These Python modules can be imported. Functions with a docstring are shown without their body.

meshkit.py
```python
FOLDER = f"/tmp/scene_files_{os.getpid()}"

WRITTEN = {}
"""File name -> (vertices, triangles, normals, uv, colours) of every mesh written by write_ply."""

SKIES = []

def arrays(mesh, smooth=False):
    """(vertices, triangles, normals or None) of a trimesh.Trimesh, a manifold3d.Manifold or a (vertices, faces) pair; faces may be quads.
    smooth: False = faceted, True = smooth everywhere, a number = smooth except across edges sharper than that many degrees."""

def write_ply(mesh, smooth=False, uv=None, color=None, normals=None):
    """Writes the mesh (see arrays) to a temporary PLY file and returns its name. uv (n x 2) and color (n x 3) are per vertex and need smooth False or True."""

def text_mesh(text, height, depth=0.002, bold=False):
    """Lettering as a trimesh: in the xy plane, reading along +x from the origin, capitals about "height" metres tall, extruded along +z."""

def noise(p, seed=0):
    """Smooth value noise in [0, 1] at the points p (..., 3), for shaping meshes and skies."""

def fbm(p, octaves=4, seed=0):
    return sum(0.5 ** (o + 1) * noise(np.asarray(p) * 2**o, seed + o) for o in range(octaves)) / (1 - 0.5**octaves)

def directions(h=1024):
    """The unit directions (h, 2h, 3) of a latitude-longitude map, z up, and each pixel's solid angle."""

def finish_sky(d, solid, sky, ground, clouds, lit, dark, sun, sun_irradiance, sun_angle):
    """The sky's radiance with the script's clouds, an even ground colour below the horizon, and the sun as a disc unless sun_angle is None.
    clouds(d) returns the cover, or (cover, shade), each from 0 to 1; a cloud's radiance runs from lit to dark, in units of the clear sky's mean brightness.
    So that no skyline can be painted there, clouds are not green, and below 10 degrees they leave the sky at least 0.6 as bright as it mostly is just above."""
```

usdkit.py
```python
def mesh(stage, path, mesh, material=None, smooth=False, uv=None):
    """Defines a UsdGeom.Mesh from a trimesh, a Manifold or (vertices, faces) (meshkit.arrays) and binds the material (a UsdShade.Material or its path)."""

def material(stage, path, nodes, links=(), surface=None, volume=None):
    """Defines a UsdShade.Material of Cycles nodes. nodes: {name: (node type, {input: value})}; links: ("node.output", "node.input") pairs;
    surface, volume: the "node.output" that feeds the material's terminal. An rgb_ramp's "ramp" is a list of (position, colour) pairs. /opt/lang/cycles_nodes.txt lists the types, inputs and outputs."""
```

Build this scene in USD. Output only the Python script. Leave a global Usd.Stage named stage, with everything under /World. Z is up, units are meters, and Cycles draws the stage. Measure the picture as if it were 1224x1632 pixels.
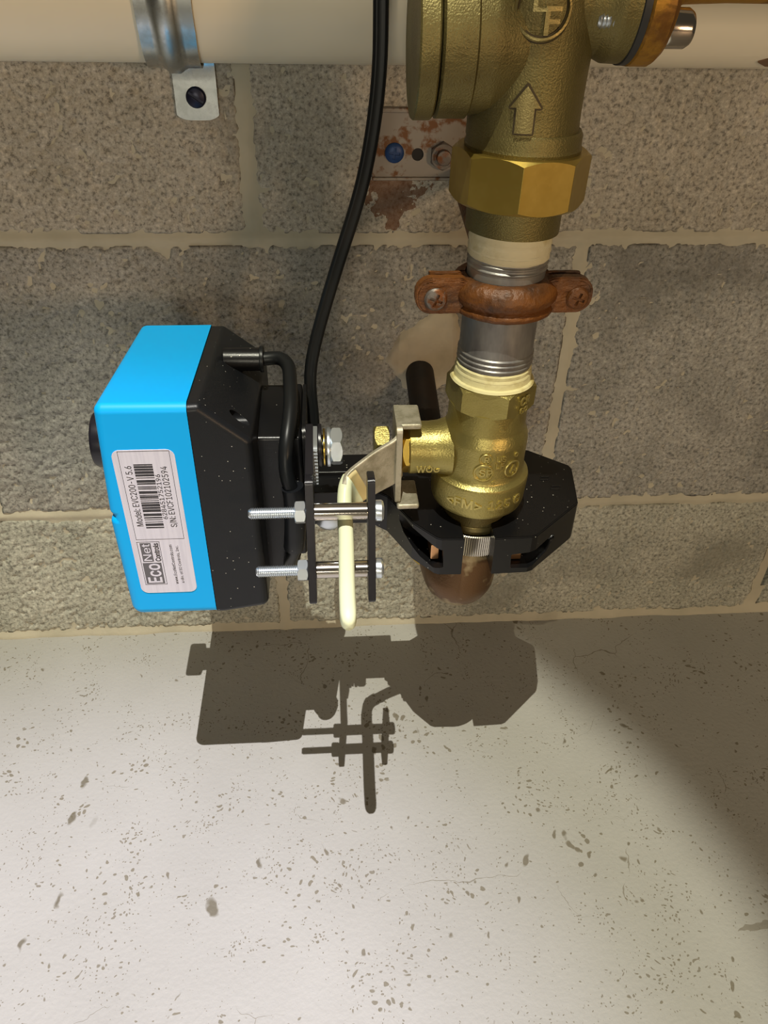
import math, random
import numpy as np, trimesh, manifold3d as m3, usdkit, meshkit
from shapely.geometry import Polygon, Point, LineString, box as sbox
from shapely import affinity
from pxr import Usd, UsdGeom, UsdLux, UsdShade, Gf, Sdf
random.seed(7); RNG = np.random.default_rng(7)
stage = Usd.Stage.CreateInMemory()
UsdGeom.SetStageUpAxis(stage, UsdGeom.Tokens.z); UsdGeom.SetStageMetersPerUnit(stage, 1.0)
UsdGeom.Xform.Define(stage, '/World'); UsdGeom.Scope.Define(stage, '/World/Looks')
PI = math.pi

# ------------------------------------------------------------------ camera, lights, exposure
C = (.0433747, -.4796941, .4806049)
RT = (.9975831, -.0672164, .0176037); UP = (.0262413, .5990475, .8002834); FW = (.0643376, .7978872, -.5993635)
cam = UsdGeom.Camera.Define(stage, '/World/camera')
cam.AddTransformOp().Set(Gf.Matrix4d(*RT, 0, *UP, 0, *[-v for v in FW], 0, *C, 1))
cam.CreateFocalLengthAttr(26.0)
cam.CreateHorizontalApertureAttr(26.0 * 1224 / 1250); cam.CreateVerticalApertureAttr(26.0 * 1632 / 1250)
cam.CreateClippingRangeAttr(Gf.Vec2f(.01, 100)); cam.CreateExposureAttr(0.0)

dome = UsdLux.DomeLight.Define(stage, '/World/ambient')
dome.CreateColorAttr(Gf.Vec3f(1.0, .86, .62)); dome.CreateIntensityAttr(.016)

def look_at(p, t):
    p, t = np.array(p, float), np.array(t, float); z = p - t; z /= np.linalg.norm(z)
    x = np.cross((0, 1, 0) if abs(z[2]) > .9 else (0, 0, 1), z); x /= np.linalg.norm(x); y = np.cross(z, x)
    return Gf.Matrix4d(*x, 0, *y, 0, *z, 0, *p, 1)

def spot(name, pos, target, cone, soft, color, power, radius=.004):
    l = UsdLux.SphereLight.Define(stage, '/World/' + name)
    l.AddTransformOp().Set(look_at(pos, target)); l.CreateRadiusAttr(radius); l.CreateNormalizeAttr(True)
    l.CreateColorAttr(Gf.Vec3f(*color)); l.CreateIntensityAttr(power)
    s = UsdLux.ShapingAPI.Apply(l.GetPrim()); s.CreateShapingConeAngleAttr(cone); s.CreateShapingConeSoftnessAttr(soft)

TORCH, AIM = (-.075, -.84, 2.3), (-.12, -.36, 0)
spot('torch_core', TORCH, AIM, 9.0, .9, (.94, .91, 1.16), 60)
spot('torch_spill', TORCH, AIM, 11.0, .25, (1.0, .98, .80), 52)
spot('torch_halo', TORCH, AIM, 38.0, .6, (1.0, .86, .58), 7)

def rect(name, pos, target, w, h, color, power):
    l = UsdLux.RectLight.Define(stage, '/World/' + name)
    l.AddTransformOp().Set(look_at(pos, target)); l.CreateWidthAttr(w); l.CreateHeightAttr(h)
    l.CreateColorAttr(Gf.Vec3f(*color)); l.CreateIntensityAttr(power)

rect('warm_lamp', (1.7, -2.8, .72), (.2, 0, .35), .4, .4, (1.0, .66, .37), 42)
rect('room_fill', (-.35, -3.2, .74), (0, 0, .35), .5, .5, (1.0, .92, .73), 20)  # added soft fill light behind the camera for the wall and cream pipe

# ------------------------------------------------------------------ materials
LOOKS = {}
def mat(name, nodes, links, surface='p.BSDF'):
    LOOKS[name] = usdkit.material(stage, '/World/Looks/' + name, nodes, links, surface); return LOOKS[name]

def simple(name, c, rough=.5, metal=0.0, c2=None, scale=60, thr=(.45, .6), bump=None, dust=0, rough2=None, spec=.5, detail=5, coat=0, stretch=None):
    n = {'g': ('geometry', {}), 'p': ('principled_bsdf', dict(base_color=c, roughness=rough, metallic=metal, specular_ior_level=spec, coat_weight=coat))}
    l = []; src = 'g.position'; col = None
    if stretch:
        n['m'] = ('mapping', dict(mapping_type='point', scale=stretch)); l.append(('g.position', 'm.vector')); src = 'm.vector'
    if c2 is not None:
        n['n'] = ('noise_texture', dict(scale=scale, detail=detail, roughness=.6))
        n['r'] = ('rgb_ramp', dict(ramp=[(0, c), (thr[0], c), (thr[1], c2), (1, c2)]))
        l += [(src, 'n.vector'), ('n.fac', 'r.fac')]; col = 'r.color'
        if rough2 is not None:
            n['rr'] = ('map_range', dict(from_min=thr[0], from_max=thr[1], to_min=rough, to_max=rough2, clamp=True)); l += [('n.fac', 'rr.value'), ('rr.result', 'p.roughness')]
    if dust:
        n['v'] = ('voronoi_texture', dict(scale=260, randomness=1.0)); n['vn'] = ('noise_texture', dict(scale=38, detail=2))
        n['vm'] = ('math', dict(math_type='multiply', value2=dust * .5)); n['vl'] = ('math', dict(math_type='less_than'))
        n['vx'] = ('mix_color', dict(blend_type='mix', a=c, b=(.42, .41, .36)))
        l += [('g.position', 'v.vector'), ('g.position', 'vn.vector'), ('vn.fac', 'vm.value1'), ('v.distance', 'vl.value1'), ('vm.value', 'vl.value2'), ('vl.value', 'vx.fac')]
        if col: l.append((col, 'vx.a'))
        col = 'vx.result'
    if col: l.append((col, 'p.base_color'))
    if bump:
        n['bn'] = ('noise_texture', dict(scale=bump[0], detail=bump[3] if len(bump) > 3 else 3)); n['b'] = ('bump', dict(strength=bump[1], distance=bump[2]))
        l += [(src, 'bn.vector'), ('bn.fac', 'b.height'), ('b.normal', 'p.normal')]
    return mat(name, n, l)

simple('black_plastic', (.009, .010, .012), .36, bump=(2600, .2, .0002), dust=.24, spec=.3)
simple('black_metal', (.006, .006, .007), .32, bump=(1800, .2, .0002), dust=.30, spec=.4)
simple('black_paint', (.012, .011, .014), .30, bump=(3000, .3, .0001))
simple('black_rubber', (.008, .009, .010), .38, spec=.3)
simple('knob_black', (.012, .011, .016), .28)
simple('cover_blue', (.0, .42, .95), .45, spec=.3, bump=(4000, .1, .0001))
simple('label_white', (.68, .67, .77), .45, c2=(.62, .61, .71), scale=500, stretch=(1, 1, .05))
simple('label_ink', (.035, .033, .04), .5)
simple('label_grey', (.12, .115, .13), .5)
simple('brass_cast', (.19, .158, .058), .44, .65, c2=(.125, .098, .034), scale=26, thr=(.42, .62), bump=(1500, .55, .0005, 3))
simple('brass_valve', (.44, .37, .13), .38, .85, c2=(.34, .28, .09), scale=30, thr=(.4, .65), bump=(1100, .35, .0005))
simple('brass_machined', (.44, .32, .08), .36, .85, c2=(.37, .26, .055), scale=40, thr=(.4, .6), bump=(500, .1, .0003))
simple('brass_bright', (.80, .56, .12), .25, 1.0)
simple('bronze_flange', (.42, .22, .03), .5, .6, c2=(.22, .10, .02), scale=90, thr=(.45, .6), bump=(500, .4, .0005))
simple('brass_edge_shade', (.065, .045, .018), .6, .3)  # dark brass: shade along the edges of raised marks, put into the colour
simple('brass_pale', (.26, .21, .085), .38, .8, bump=(1500, .3, .0003))  # paler brass for the raised marks and the nipple shoulder
simple('brass_letter', (.60, .50, .18), .34, .85)
simple('gasket', (.03, .032, .035), .5)
simple('steel_pipe', (.40, .385, .36), .40, .7, c2=(.20, .19, .19), scale=45, thr=(.42, .62), rough2=.5, bump=(600, .15, .0003), stretch=(1, 1, .35))
simple('thread_tape', (.70, .63, .42), .6, c2=(.52, .42, .18), scale=70, thr=(.5, .68), bump=(500, .3, .0004))
simple('tape_worn', (.72, .66, .36), .5, c2=(.45, .35, .10), scale=60, thr=(.5, .7), bump=(400, .3, .0004))
simple('rust', (.155, .052, .008), .48, .1, c2=(.055, .022, .008), scale=55, thr=(.42, .62), bump=(420, .7, .0010, 5))
simple('rusty_screw', (.16, .14, .125), .5, .5, c2=(.16, .055, .014), scale=140, thr=(.5, .6), bump=(700, .4, .0004))
simple('galvanized', (.54, .56, .56), .26, .95, c2=(.40, .42, .41), scale=90, thr=(.4, .6), rough2=.42, bump=(300, .08, .0004))
simple('zinc', (.74, .80, .86), .30, .9)
simple('nickel', (.60, .55, .50), .16, 1.0)
simple('handle_steel', (.50, .46, .36), .5, .55, c2=(.36, .33, .24), scale=150, thr=(.42, .6), bump=(800, .4, .0004))
simple('vinyl_cream', (.78, .82, .54), .42)
simple('vinyl_lining', (.60, .48, .22), .6)
simple('pvc', (.86, .78, .62), .38, c2=(.83, .75, .59), scale=12, thr=(.4, .7))
simple('dark_screw', (.012, .013, .035), .35, .4)
simple('blue_screw', (.012, .045, .16), .45, .2)
simple('plate_rusty', (.27, .24, .21), .55, .3, c2=(.15, .06, .018), scale=85, thr=(.52, .60), bump=(300, .3, .0005))
simple('poly_pipe', (.010, .008, .007), .6, c2=(.020, .012, .008), scale=60, bump=(500, .4, .0004))
simple('elbow_bronze', (.15, .085, .042), .40, .75, c2=(.42, .33, .19), scale=17, thr=(.50, .54), bump=(900, .4, .0003))
simple('clamp_band', (.60, .55, .46), .28, .95)
simple('copper_reflection', (.72, .40, .20), .25, .95)  # coppery reflection on the steel band, put into its colour
simple('hole_dark', (.008, .006, .006), .7)
simple('tape_brown', (.17, .10, .055), .6)

# concrete block: grey aggregate, pits, faint mortar smears, a rust run under the plate
def block_mat(name, a, b, dark):
    n = {'g': ('geometry', {}), 'oi': ('object_info', {}),
         'n1': ('noise_texture', dict(scale=14, detail=6, roughness=.65)), 'r1': ('rgb_ramp', dict(ramp=[(.36, a), (.64, b)])),
         'n2': ('noise_texture', dict(scale=400, detail=4, roughness=.7)), 'r2': ('rgb_ramp', dict(ramp=[(.0, (0.2,) * 3), (.37, (.46,) * 3), (.47, (.88,) * 3), (.56, (1, 1, 1)), (.72, (1.45,) * 3)])),
         'mx': ('mix_color', dict(blend_type='multiply', fac=1.0, use_clamp=True)),
         'n3': ('noise_texture', dict(scale=9, detail=4, roughness=.6)), 'r3': ('map_range', dict(from_min=.55, from_max=.68, to_min=0, to_max=.65, clamp=True)),
         'm3': ('mix_color', dict(blend_type='mix', b=dark)),
         'sub': ('vector_math', dict(math_type='subtract', vector2=(.0835, 0, .356))), 'sc': ('vector_math', dict(math_type='multiply', vector2=(.9, 0, .75))), 'len': ('vector_math', dict(math_type='length')),
         'nr': ('noise_texture', dict(scale=80, detail=4)), 'nm': ('math', dict(math_type='multiply_add', value2=-.05, value3=.038)),
         'rl': ('math', dict(math_type='less_than')), 'rm': ('math', dict(math_type='multiply', value2=.75)), 'mr': ('mix_color', dict(blend_type='mix', b=(.13, .045, .012))),
         'bn': ('noise_texture', dict(scale=520, detail=4)), 'b': ('bump', dict(strength=.5, distance=.0009)),
         'p': ('principled_bsdf', dict(roughness=.9, specular_ior_level=.25))}
    l = [('g.position', f'{k}.vector') for k in ('n1', 'n2', 'n3', 'nr', 'bn')] + [('n1.fac', 'r1.fac'), ('n2.fac', 'r2.fac'), ('r1.color', 'mx.a'), ('r2.color', 'mx.b'),
         ('n3.fac', 'r3.value'), ('r3.result', 'm3.fac'), ('mx.result', 'm3.a'),
         ('g.position', 'sub.vector1'), ('sub.vector', 'sc.vector1'), ('sc.vector', 'len.vector1'), ('nr.fac', 'nm.value1'), ('len.value', 'rl.value1'), ('nm.value', 'rl.value2'), ('rl.value', 'rm.value1'),
         ('rm.value', 'mr.fac'), ('m3.result', 'mr.a'), ('mr.result', 'p.base_color'), ('bn.fac', 'b.height'), ('b.normal', 'p.normal')]
    return mat(name, n, l)
block_mat('block_grey', (.27, .265, .24), (.40, .385, .35), (.16, .155, .14))
block_mat('block_tan', (.38, .35, .29), (.49, .45, .385), (.23, .21, .17))
block_mat('block_pale', (.36, .36, .305), (.48, .47, .40), (.23, .225, .185))
simple('mortar', (.49, .45, .35), .85, c2=(.42, .39, .30), scale=25, thr=(.4, .65), bump=(260, .35, .0008, 4))
simple('patch_mortar', (.52, .46, .35), .85, c2=(.44, .39, .29), scale=30, thr=(.45, .65), bump=(260, .3, .0008, 4))

# painted concrete floor: pale grey paint with brown chips of several sizes
def floor_mat():
    n = {'g': ('geometry', {}), 'pz': ('mapping', dict(mapping_type='point', scale=(1, 1, 0))),
         'nb': ('noise_texture', dict(scale=7, detail=5, roughness=.6)), 'rb': ('rgb_ramp', dict(ramp=[(.3, (.385, .375, .35)), (.7, (.44, .43, .405))])),
         'nd': ('noise_texture', dict(scale=45, detail=3)), 'da': ('vector_math', dict(math_type='multiply_add', vector2=(.018, .018, 0), vector3=(0, 0, 0)))}
    l = [('g.position', 'pz.vector'), ('pz.vector', 'nb.vector'), ('nb.fac', 'rb.fac'), ('pz.vector', 'nd.vector'), ('nd.color', 'da.vector1')]
    n['dv'] = ('vector_math', dict(math_type='add')); l += [('pz.vector', 'dv.vector1'), ('da.vector', 'dv.vector2')]
    prev = 'rb.color'
    # (scale, stretch, rotation, threshold noise scale, low, high, colour, strength)
    for i, (sc, st, rot, ns, lo, hi, col, amt) in enumerate([
            (115, (1, .7, 1), .5, 13, .45, .76, (.15, .125, .08), .80), (230, (.8, 1, 1), -.3, 22, .40, .72, (.17, .145, .095), .8),
            (46, (1, .42, 1), .9, 7, .53, .80, (.13, .11, .07), .85), (430, (1, .9, 1), 0, 30, .37, .72, (.17, .145, .10), .75)]):
        k = str(i)
        n['mp' + k] = ('mapping', dict(mapping_type='point', scale=st, rotation=(0, 0, rot), location=(i * 3.7, i * 1.3, 0)))
        n['vo' + k] = ('voronoi_texture', dict(scale=sc, randomness=1.0)); n['th' + k] = ('noise_texture', dict(scale=ns, detail=4, roughness=.7))
        n['mr' + k] = ('map_range', dict(from_min=lo, from_max=hi, to_min=0, to_max=.42, clamp=True))
        n['lt' + k] = ('math', dict(math_type='subtract')); n['ss' + k] = ('map_range', dict(from_min=-.02 * 46 / sc, from_max=.06 if sc > 100 else .02, to_min=0, to_max=amt, clamp=True))
        n['mx' + k] = ('mix_color', dict(blend_type='mix', b=col))
        l += [('dv.vector', f'mp{k}.vector'), (f'mp{k}.vector', f'vo{k}.vector'), (f'mp{k}.vector', f'th{k}.vector'), (f'th{k}.fac', f'mr{k}.value'), (f'mr{k}.result', f'lt{k}.value1'),
              (f'vo{k}.distance', f'lt{k}.value2'), (f'lt{k}.value', f'ss{k}.value'), (f'ss{k}.result', f'mx{k}.fac'), (prev, f'mx{k}.a')]
        prev = f'mx{k}.result'
    n['ce'] = ('voronoi_texture', dict(scale=13, feature='distance_to_edge', randomness=1.0)); n['cn'] = ('noise_texture', dict(scale=11, detail=3))
    n['cm'] = ('map_range', dict(from_min=.58, from_max=.74, to_min=0, to_max=.009, clamp=True)); n['cl'] = ('math', dict(math_type='less_than')); n['ca'] = ('math', dict(math_type='multiply', value2=.6))
    n['cx'] = ('mix_color', dict(blend_type='mix', b=(.17, .145, .10)))
    l += [('dv.vector', 'ce.vector'), ('pz.vector', 'cn.vector'), ('cn.fac', 'cm.value'), ('ce.distance', 'cl.value1'), ('cm.result', 'cl.value2'), ('cl.value', 'ca.value1'), ('ca.value', 'cx.fac'), (prev, 'cx.a')]
    prev = 'cx.result'
    n['bn'] = ('noise_texture', dict(scale=330, detail=4)); n['b'] = ('bump', dict(strength=.28, distance=.0012))
    n['p'] = ('principled_bsdf', dict(roughness=.55, specular_ior_level=.35))
    l += [('g.position', 'bn.vector'), ('bn.fac', 'b.height'), ('b.normal', 'p.normal'), (prev, 'p.base_color')]
    mat('floor_paint', n, l)
floor_mat()

# ------------------------------------------------------------------ prim helpers (all shapes are written in millimetres, world axes)
TAKEN = {}
def numbered(parent, name):
    k = TAKEN.get((parent, name), 0); TAKEN[(parent, name)] = k + 1
    return name if k == 0 else f'{name}_{k:03d}'
def tag(prim, **kw):
    for k, v in kw.items():
        if v: prim.SetCustomDataByKey(k, v)
BASE = {}
def thing(name, label=None, category=None, base=(0, 0, 0), kind=None, group=None):
    p = '/World/' + numbered('/World', name); x = UsdGeom.Xform.Define(stage, p); x.AddTranslateOp().Set(Gf.Vec3d(*[b * .001 for b in base]))
    BASE[p] = np.array(base, float); tag(x.GetPrim(), label=label, category=category, kind=kind, group=group); return p
def arrays(m):
    if isinstance(m, m3.Manifold):
        q = m.to_mesh(); return np.array(q.vert_properties[:, :3], float), np.array(q.tri_verts)
    return np.array(m.vertices, float), np.array(m.faces)
def part(parent, name, mesh, material, smooth=32, label=None):
    if isinstance(mesh, (list, tuple)): mesh = cat(*mesh)
    v, f = arrays(mesh); path = parent + '/' + numbered(parent, name)
    BASE[path] = BASE[parent]
    pr = usdkit.mesh(stage, path, trimesh.Trimesh((v - BASE[parent]) * .001, f, process=False), LOOKS[material], smooth=smooth)
    if label: tag(pr.GetPrim(), label=label)
    return path
def cat(*ms):
    vs, fs, o = [], [], 0
    for m in ms:
        v, f = arrays(m); vs.append(v); fs.append(f + o); o += len(v)
    return trimesh.Trimesh(np.vstack(vs), np.vstack(fs), process=False)

# ------------------------------------------------------------------ shape helpers
AX = {'x': np.array([[0, 0, 1], [1, 0, 0], [0, 1, 0]], float), 'y': np.array([[0, 1, 0], [0, 0, 1], [1, 0, 0]], float), 'z': np.eye(3)}
def xf(m, M=None, t=(0, 0, 0)):
    v, f = arrays(m)
    if M is not None: v = v @ np.asarray(M).T
    return trimesh.Trimesh(v + np.array(t), f, process=False)
def lathe(profile, n=64, axis='z', at=(0, 0, 0), phase=0.0):
    """profile: (radius, height) pairs from one end to the other; closed at the ends."""
    pr = [(0, profile[0][1])] + [p for p in profile] + [(0, profile[-1][1])]
    a = np.arange(n) / n * 2 * PI + phase; vs, fs = [], []
    rings = []
    for r, h in pr:
        if r <= 1e-9: rings.append([len(vs)]); vs.append((0, 0, h))
        else:
            rings.append(list(range(len(vs), len(vs) + n))); vs += [(r * math.cos(t), r * math.sin(t), h) for t in a]
    for A, B in zip(rings, rings[1:]):
        for i in range(n):
            j = (i + 1) % n
            if len(A) == 1 and len(B) == 1: continue
            if len(A) == 1: fs.append((A[0], B[j], B[i]))
            elif len(B) == 1: fs.append((A[i], A[j], B[0]))
            else: fs += [(A[i], A[j], B[j]), (A[i], B[j], B[i])]
    m = trimesh.Trimesh(np.array(vs), np.array(fs), process=False)
    if profile[0][1] > profile[-1][1]: m.invert()
    M = AX[axis]; return xf(m, M, at)
def rounded(r, h0, h1, b=.6):
    return [(r - b, h0), (r - b * .3, h0 + b * .3), (r, h0 + b), (r, h1 - b), (r - b * .3, h1 - b * .3), (r - b, h1)]
def ring(ri, ro, h0, h1, n=64, axis='z', at=(0, 0, 0), b=.5):
    pts = [(ri, h0), (ro - b, h0), (ro, h0 + b), (ro, h1 - b), (ro - b, h1), (ri, h1)]
    a = np.arange(n) / n * 2 * PI; k = len(pts); vs = [(r * math.cos(t), r * math.sin(t), h) for t in a for r, h in pts]; fs = []
    for i in range(n):
        for j in range(k):
            A, B, Cc, D = i * k + j, i * k + (j + 1) % k, ((i + 1) % n) * k + (j + 1) % k, ((i + 1) % n) * k + j
            fs += [(A, D, Cc), (A, Cc, B)]
    return xf(trimesh.Trimesh(np.array(vs), np.array(fs), process=False), AX[axis], at)
def hexagon(rc, h0, h1, axis='z', at=(0, 0, 0), phase=0.0, n=6, ch=.12):
    """a nut or bolt head with chamfered corners: prism cut by a lathed cone"""
    a = np.arange(n) / n * 2 * PI + phase
    pr = m3.CrossSection([[(rc * math.cos(t), rc * math.sin(t)) for t in a]]).extrude(h1 - h0).translate((0, 0, h0))
    c = rc * ch; inr = rc * math.cos(PI / n)
    cone = lathe([(inr, h0), (rc + .01, h0 + c), (rc + .01, h1 - c), (inr, h1)], 48)
    v, f = arrays(cone); pr = pr ^ tomani(cone)
    return xf(pr, AX[axis], at)
def tomani(m):
    v, f = arrays(m); t = trimesh.Trimesh(v, f, process=True); t.merge_vertices()
    return m3.Manifold(m3.Mesh(np.asarray(t.vertices, np.float32), np.asarray(t.faces, np.uint32)))
def hull(balls, seg=20):
    """hull of spheres (x, y, z, r)"""
    return m3.Manifold.batch_hull([m3.Manifold.sphere(r, seg).translate((x, y, z)) for x, y, z, r in balls])
def rbox(a, b, r=1.0, seg=12):
    return hull([(x, y, z, r) for x in (a[0] + r, b[0] - r) for y in (a[1] + r, b[1] - r) for z in (a[2] + r, b[2] - r)], seg)
def slab(poly, h0, h1, b=.5, axis='z', at=(0, 0, 0)):
    """a plate of the shapely outline with edges eased in three small steps"""
    out = None
    for k, (o, z) in enumerate([(0, b), (b * .3, b * .3), (b, 0)]):
        q = poly.buffer(-o, join_style=2) if o else poly
        for g in getattr(q, 'geoms', [q]):
            e = m3.CrossSection([list(g.exterior.coords)[:-1]] + [list(i.coords)[:-1] for i in g.interiors], m3.FillRule.EvenOdd).extrude(h1 - h0 - 2 * z).translate((0, 0, h0 + z))
            out = e if out is None else out + e
    return xf(out, AX[axis], at)
def rrect(x0, y0, x1, y1, r, q=6):
    return sbox(x0 + r, y0 + r, x1 - r, y1 - r).buffer(r, quad_segs=q)
def spline(pts, n=60):
    from scipy.interpolate import CubicSpline
    p = np.array(pts, float); d = np.r_[0, np.cumsum(np.linalg.norm(np.diff(p, axis=0), axis=1) ** .7)]
    return CubicSpline(d, p)(np.linspace(0, d[-1], n))
def sweep(path, section, up=(0, 0, 1), cap=True, scales=None):
    """sweeps a closed 2D section (a, b) along path; b is along the projected up vector"""
    p = np.array(path, float); t = np.gradient(p, axis=0); t /= np.linalg.norm(t, axis=1)[:, None]; s = np.array(section, float); k = len(s); vs = []
    b = np.array(up, float)
    for i in range(len(p)):
        b = b - t[i] * (b @ t[i]); b /= np.linalg.norm(b); a = np.cross(b, t[i]); q = s * (scales[i] if scales is not None else 1)
        vs.append(p[i] + q[:, :1] * a + q[:, 1:] * b)
    vs = np.vstack(vs); fs = []
    for i in range(len(p) - 1):
        for j in range(k):
            A, B, Cc, D = i * k + j, i * k + (j + 1) % k, (i + 1) * k + (j + 1) % k, (i + 1) * k + j
            fs += [(A, B, Cc), (A, Cc, D)]
    if cap:
        vs = np.vstack([vs, p[:1], p[-1:]]); c0, c1 = len(vs) - 2, len(vs) - 1; o = (len(p) - 1) * k
        for j in range(k): fs += [(c0, (j + 1) % k, j), (c1, o + j, o + (j + 1) % k)]
    m = trimesh.Trimesh(vs, np.array(fs), process=False)
    if m.volume < 0: m.invert()
    return m
def circle(r, n=20): return [(r * math.cos(a), r * math.sin(a)) for a in np.arange(n) / n * 2 * PI]
def tube(pts, r, n=60, k=20, up=(0, 0, 1)): return sweep(spline(pts, n), circle(r, k), up)
def ribbon(path, widths, t, up=(0, 0, 1), rnd=.3):
    """a flat strip: width along the projected up vector, thickness t"""
    p = np.array(path, float); out = []
    secs = []
    ts = np.broadcast_to(np.asarray(t, float), len(widths))
    for w, t_ in zip(widths, ts):
        q = rrect(-t_ / 2, -w / 2, t_ / 2, w / 2, min(t_, w) * rnd, 4); secs.append(np.array(q.exterior.coords)[:-1])
    tt = np.gradient(p, axis=0); tt /= np.linalg.norm(tt, axis=1)[:, None]; b = np.array(up, float); vs = []; k = len(secs[0])
    for i in range(len(p)):
        b = np.array(up, float); b = b - tt[i] * (b @ tt[i]); b /= np.linalg.norm(b); a = np.cross(b, tt[i])
        vs.append(p[i] + secs[i][:, :1] * a + secs[i][:, 1:] * b)
    vs = np.vstack(vs + [p[:1], p[-1:]]); fs = []; c0, c1 = len(vs) - 2, len(vs) - 1; o = (len(p) - 1) * k
    for i in range(len(p) - 1):
        for j in range(k):
            A, B, Cc, D = i * k + j, i * k + (j + 1) % k, (i + 1) * k + (j + 1) % k, (i + 1) * k + j
            fs += [(A, B, Cc), (A, Cc, D)]
    for j in range(k): fs += [(c0, (j + 1) % k, j), (c1, o + j, o + (j + 1) % k)]
    m = trimesh.Trimesh(vs, np.array(fs), process=False)
    if m.volume < 0: m.invert()
    return m
def thread(r, h0, h1, pitch, depth, axis='x', at=(0, 0, 0), n=28, lead=.8):
    pr = [(r * .7, h0), (r - depth, h0 + lead)]; h = h0 + lead
    while h + pitch < h1:
        pr += [(r - depth, h + pitch * .1), (r, h + pitch * .5), (r - depth, h + pitch * .95)]; h += pitch
    return lathe(pr + [(r - depth, h1)], n, axis, at)
def text(s, height, depth=.0, bold=False):
    m = meshkit.text_mesh(s, height * .001, max(depth, .05) * .001, bold); return trimesh.Trimesh(m.vertices * 1000, m.faces, process=False)
def wrapped(m, axis_xy, R, z0, phi0, zs=1.0):
    """bends lettering (x along, y up, z out) round a vertical cylinder; phi0 is the angle of x = 0, measured from -y towards +x"""
    v, f = arrays(m); phi = phi0 + v[:, 0] / R; r = R + v[:, 2]
    w = np.c_[axis_xy[0] + r * np.sin(phi), axis_xy[1] - r * np.cos(phi), z0 + v[:, 1]]
    t = trimesh.Trimesh(w, f, process=False); return t
def rusty(m, seed, amp=.35, maxe=2.2):
    v, f = arrays(m); t = trimesh.Trimesh(v, f); t = t.subdivide_to_size(maxe); n = t.vertex_normals
    return trimesh.Trimesh(t.vertices + n * ((meshkit.fbm(t.vertices * .35, 3, seed) - .5) * 2 * amp)[:, None], t.faces, process=False)
AXIS_TILT = .0205
def tilt(m):
    """the pipe run leans a touch: rotate about the y axis through (118, -150, 238)"""
    v, f = arrays(m); c, s = math.cos(AXIS_TILT), math.sin(AXIS_TILT); d = v - (118, -150, 238)
    return trimesh.Trimesh(np.c_[d[:, 0] * c + d[:, 2] * s, d[:, 1], -d[:, 0] * s + d[:, 2] * c] + (118, -150, 238), f, process=False)
PX, PY = 118.0, -150.0
def pipe_lathe(profile, n=72, phase=0.0): return tilt(lathe(profile, n, 'z', (PX, PY, 0), phase))

# ------------------------------------------------------------------ the setting
floor = thing('floor', 'pale grey painted concrete floor with brown chips and a beam of light across it', 'floor', kind='structure')
g = [np.linspace(-1600, 1800, 35), np.linspace(-2200, 60, 24)]
X, Y = np.meshgrid(*g, indexing='ij'); nx, ny = X.shape
idx = np.arange(nx * ny).reshape(nx, ny); q = np.stack([idx[:-1, :-1], idx[1:, :-1], idx[1:, 1:], idx[:-1, 1:]], -1).reshape(-1, 4)
part(floor, 'slab', trimesh.Trimesh(np.c_[X.ravel(), Y.ravel(), 0 * X.ravel()], np.vstack([q[:, :3], q[:, [0, 2, 3]]]), process=False), 'floor_paint', smooth=True)

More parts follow.
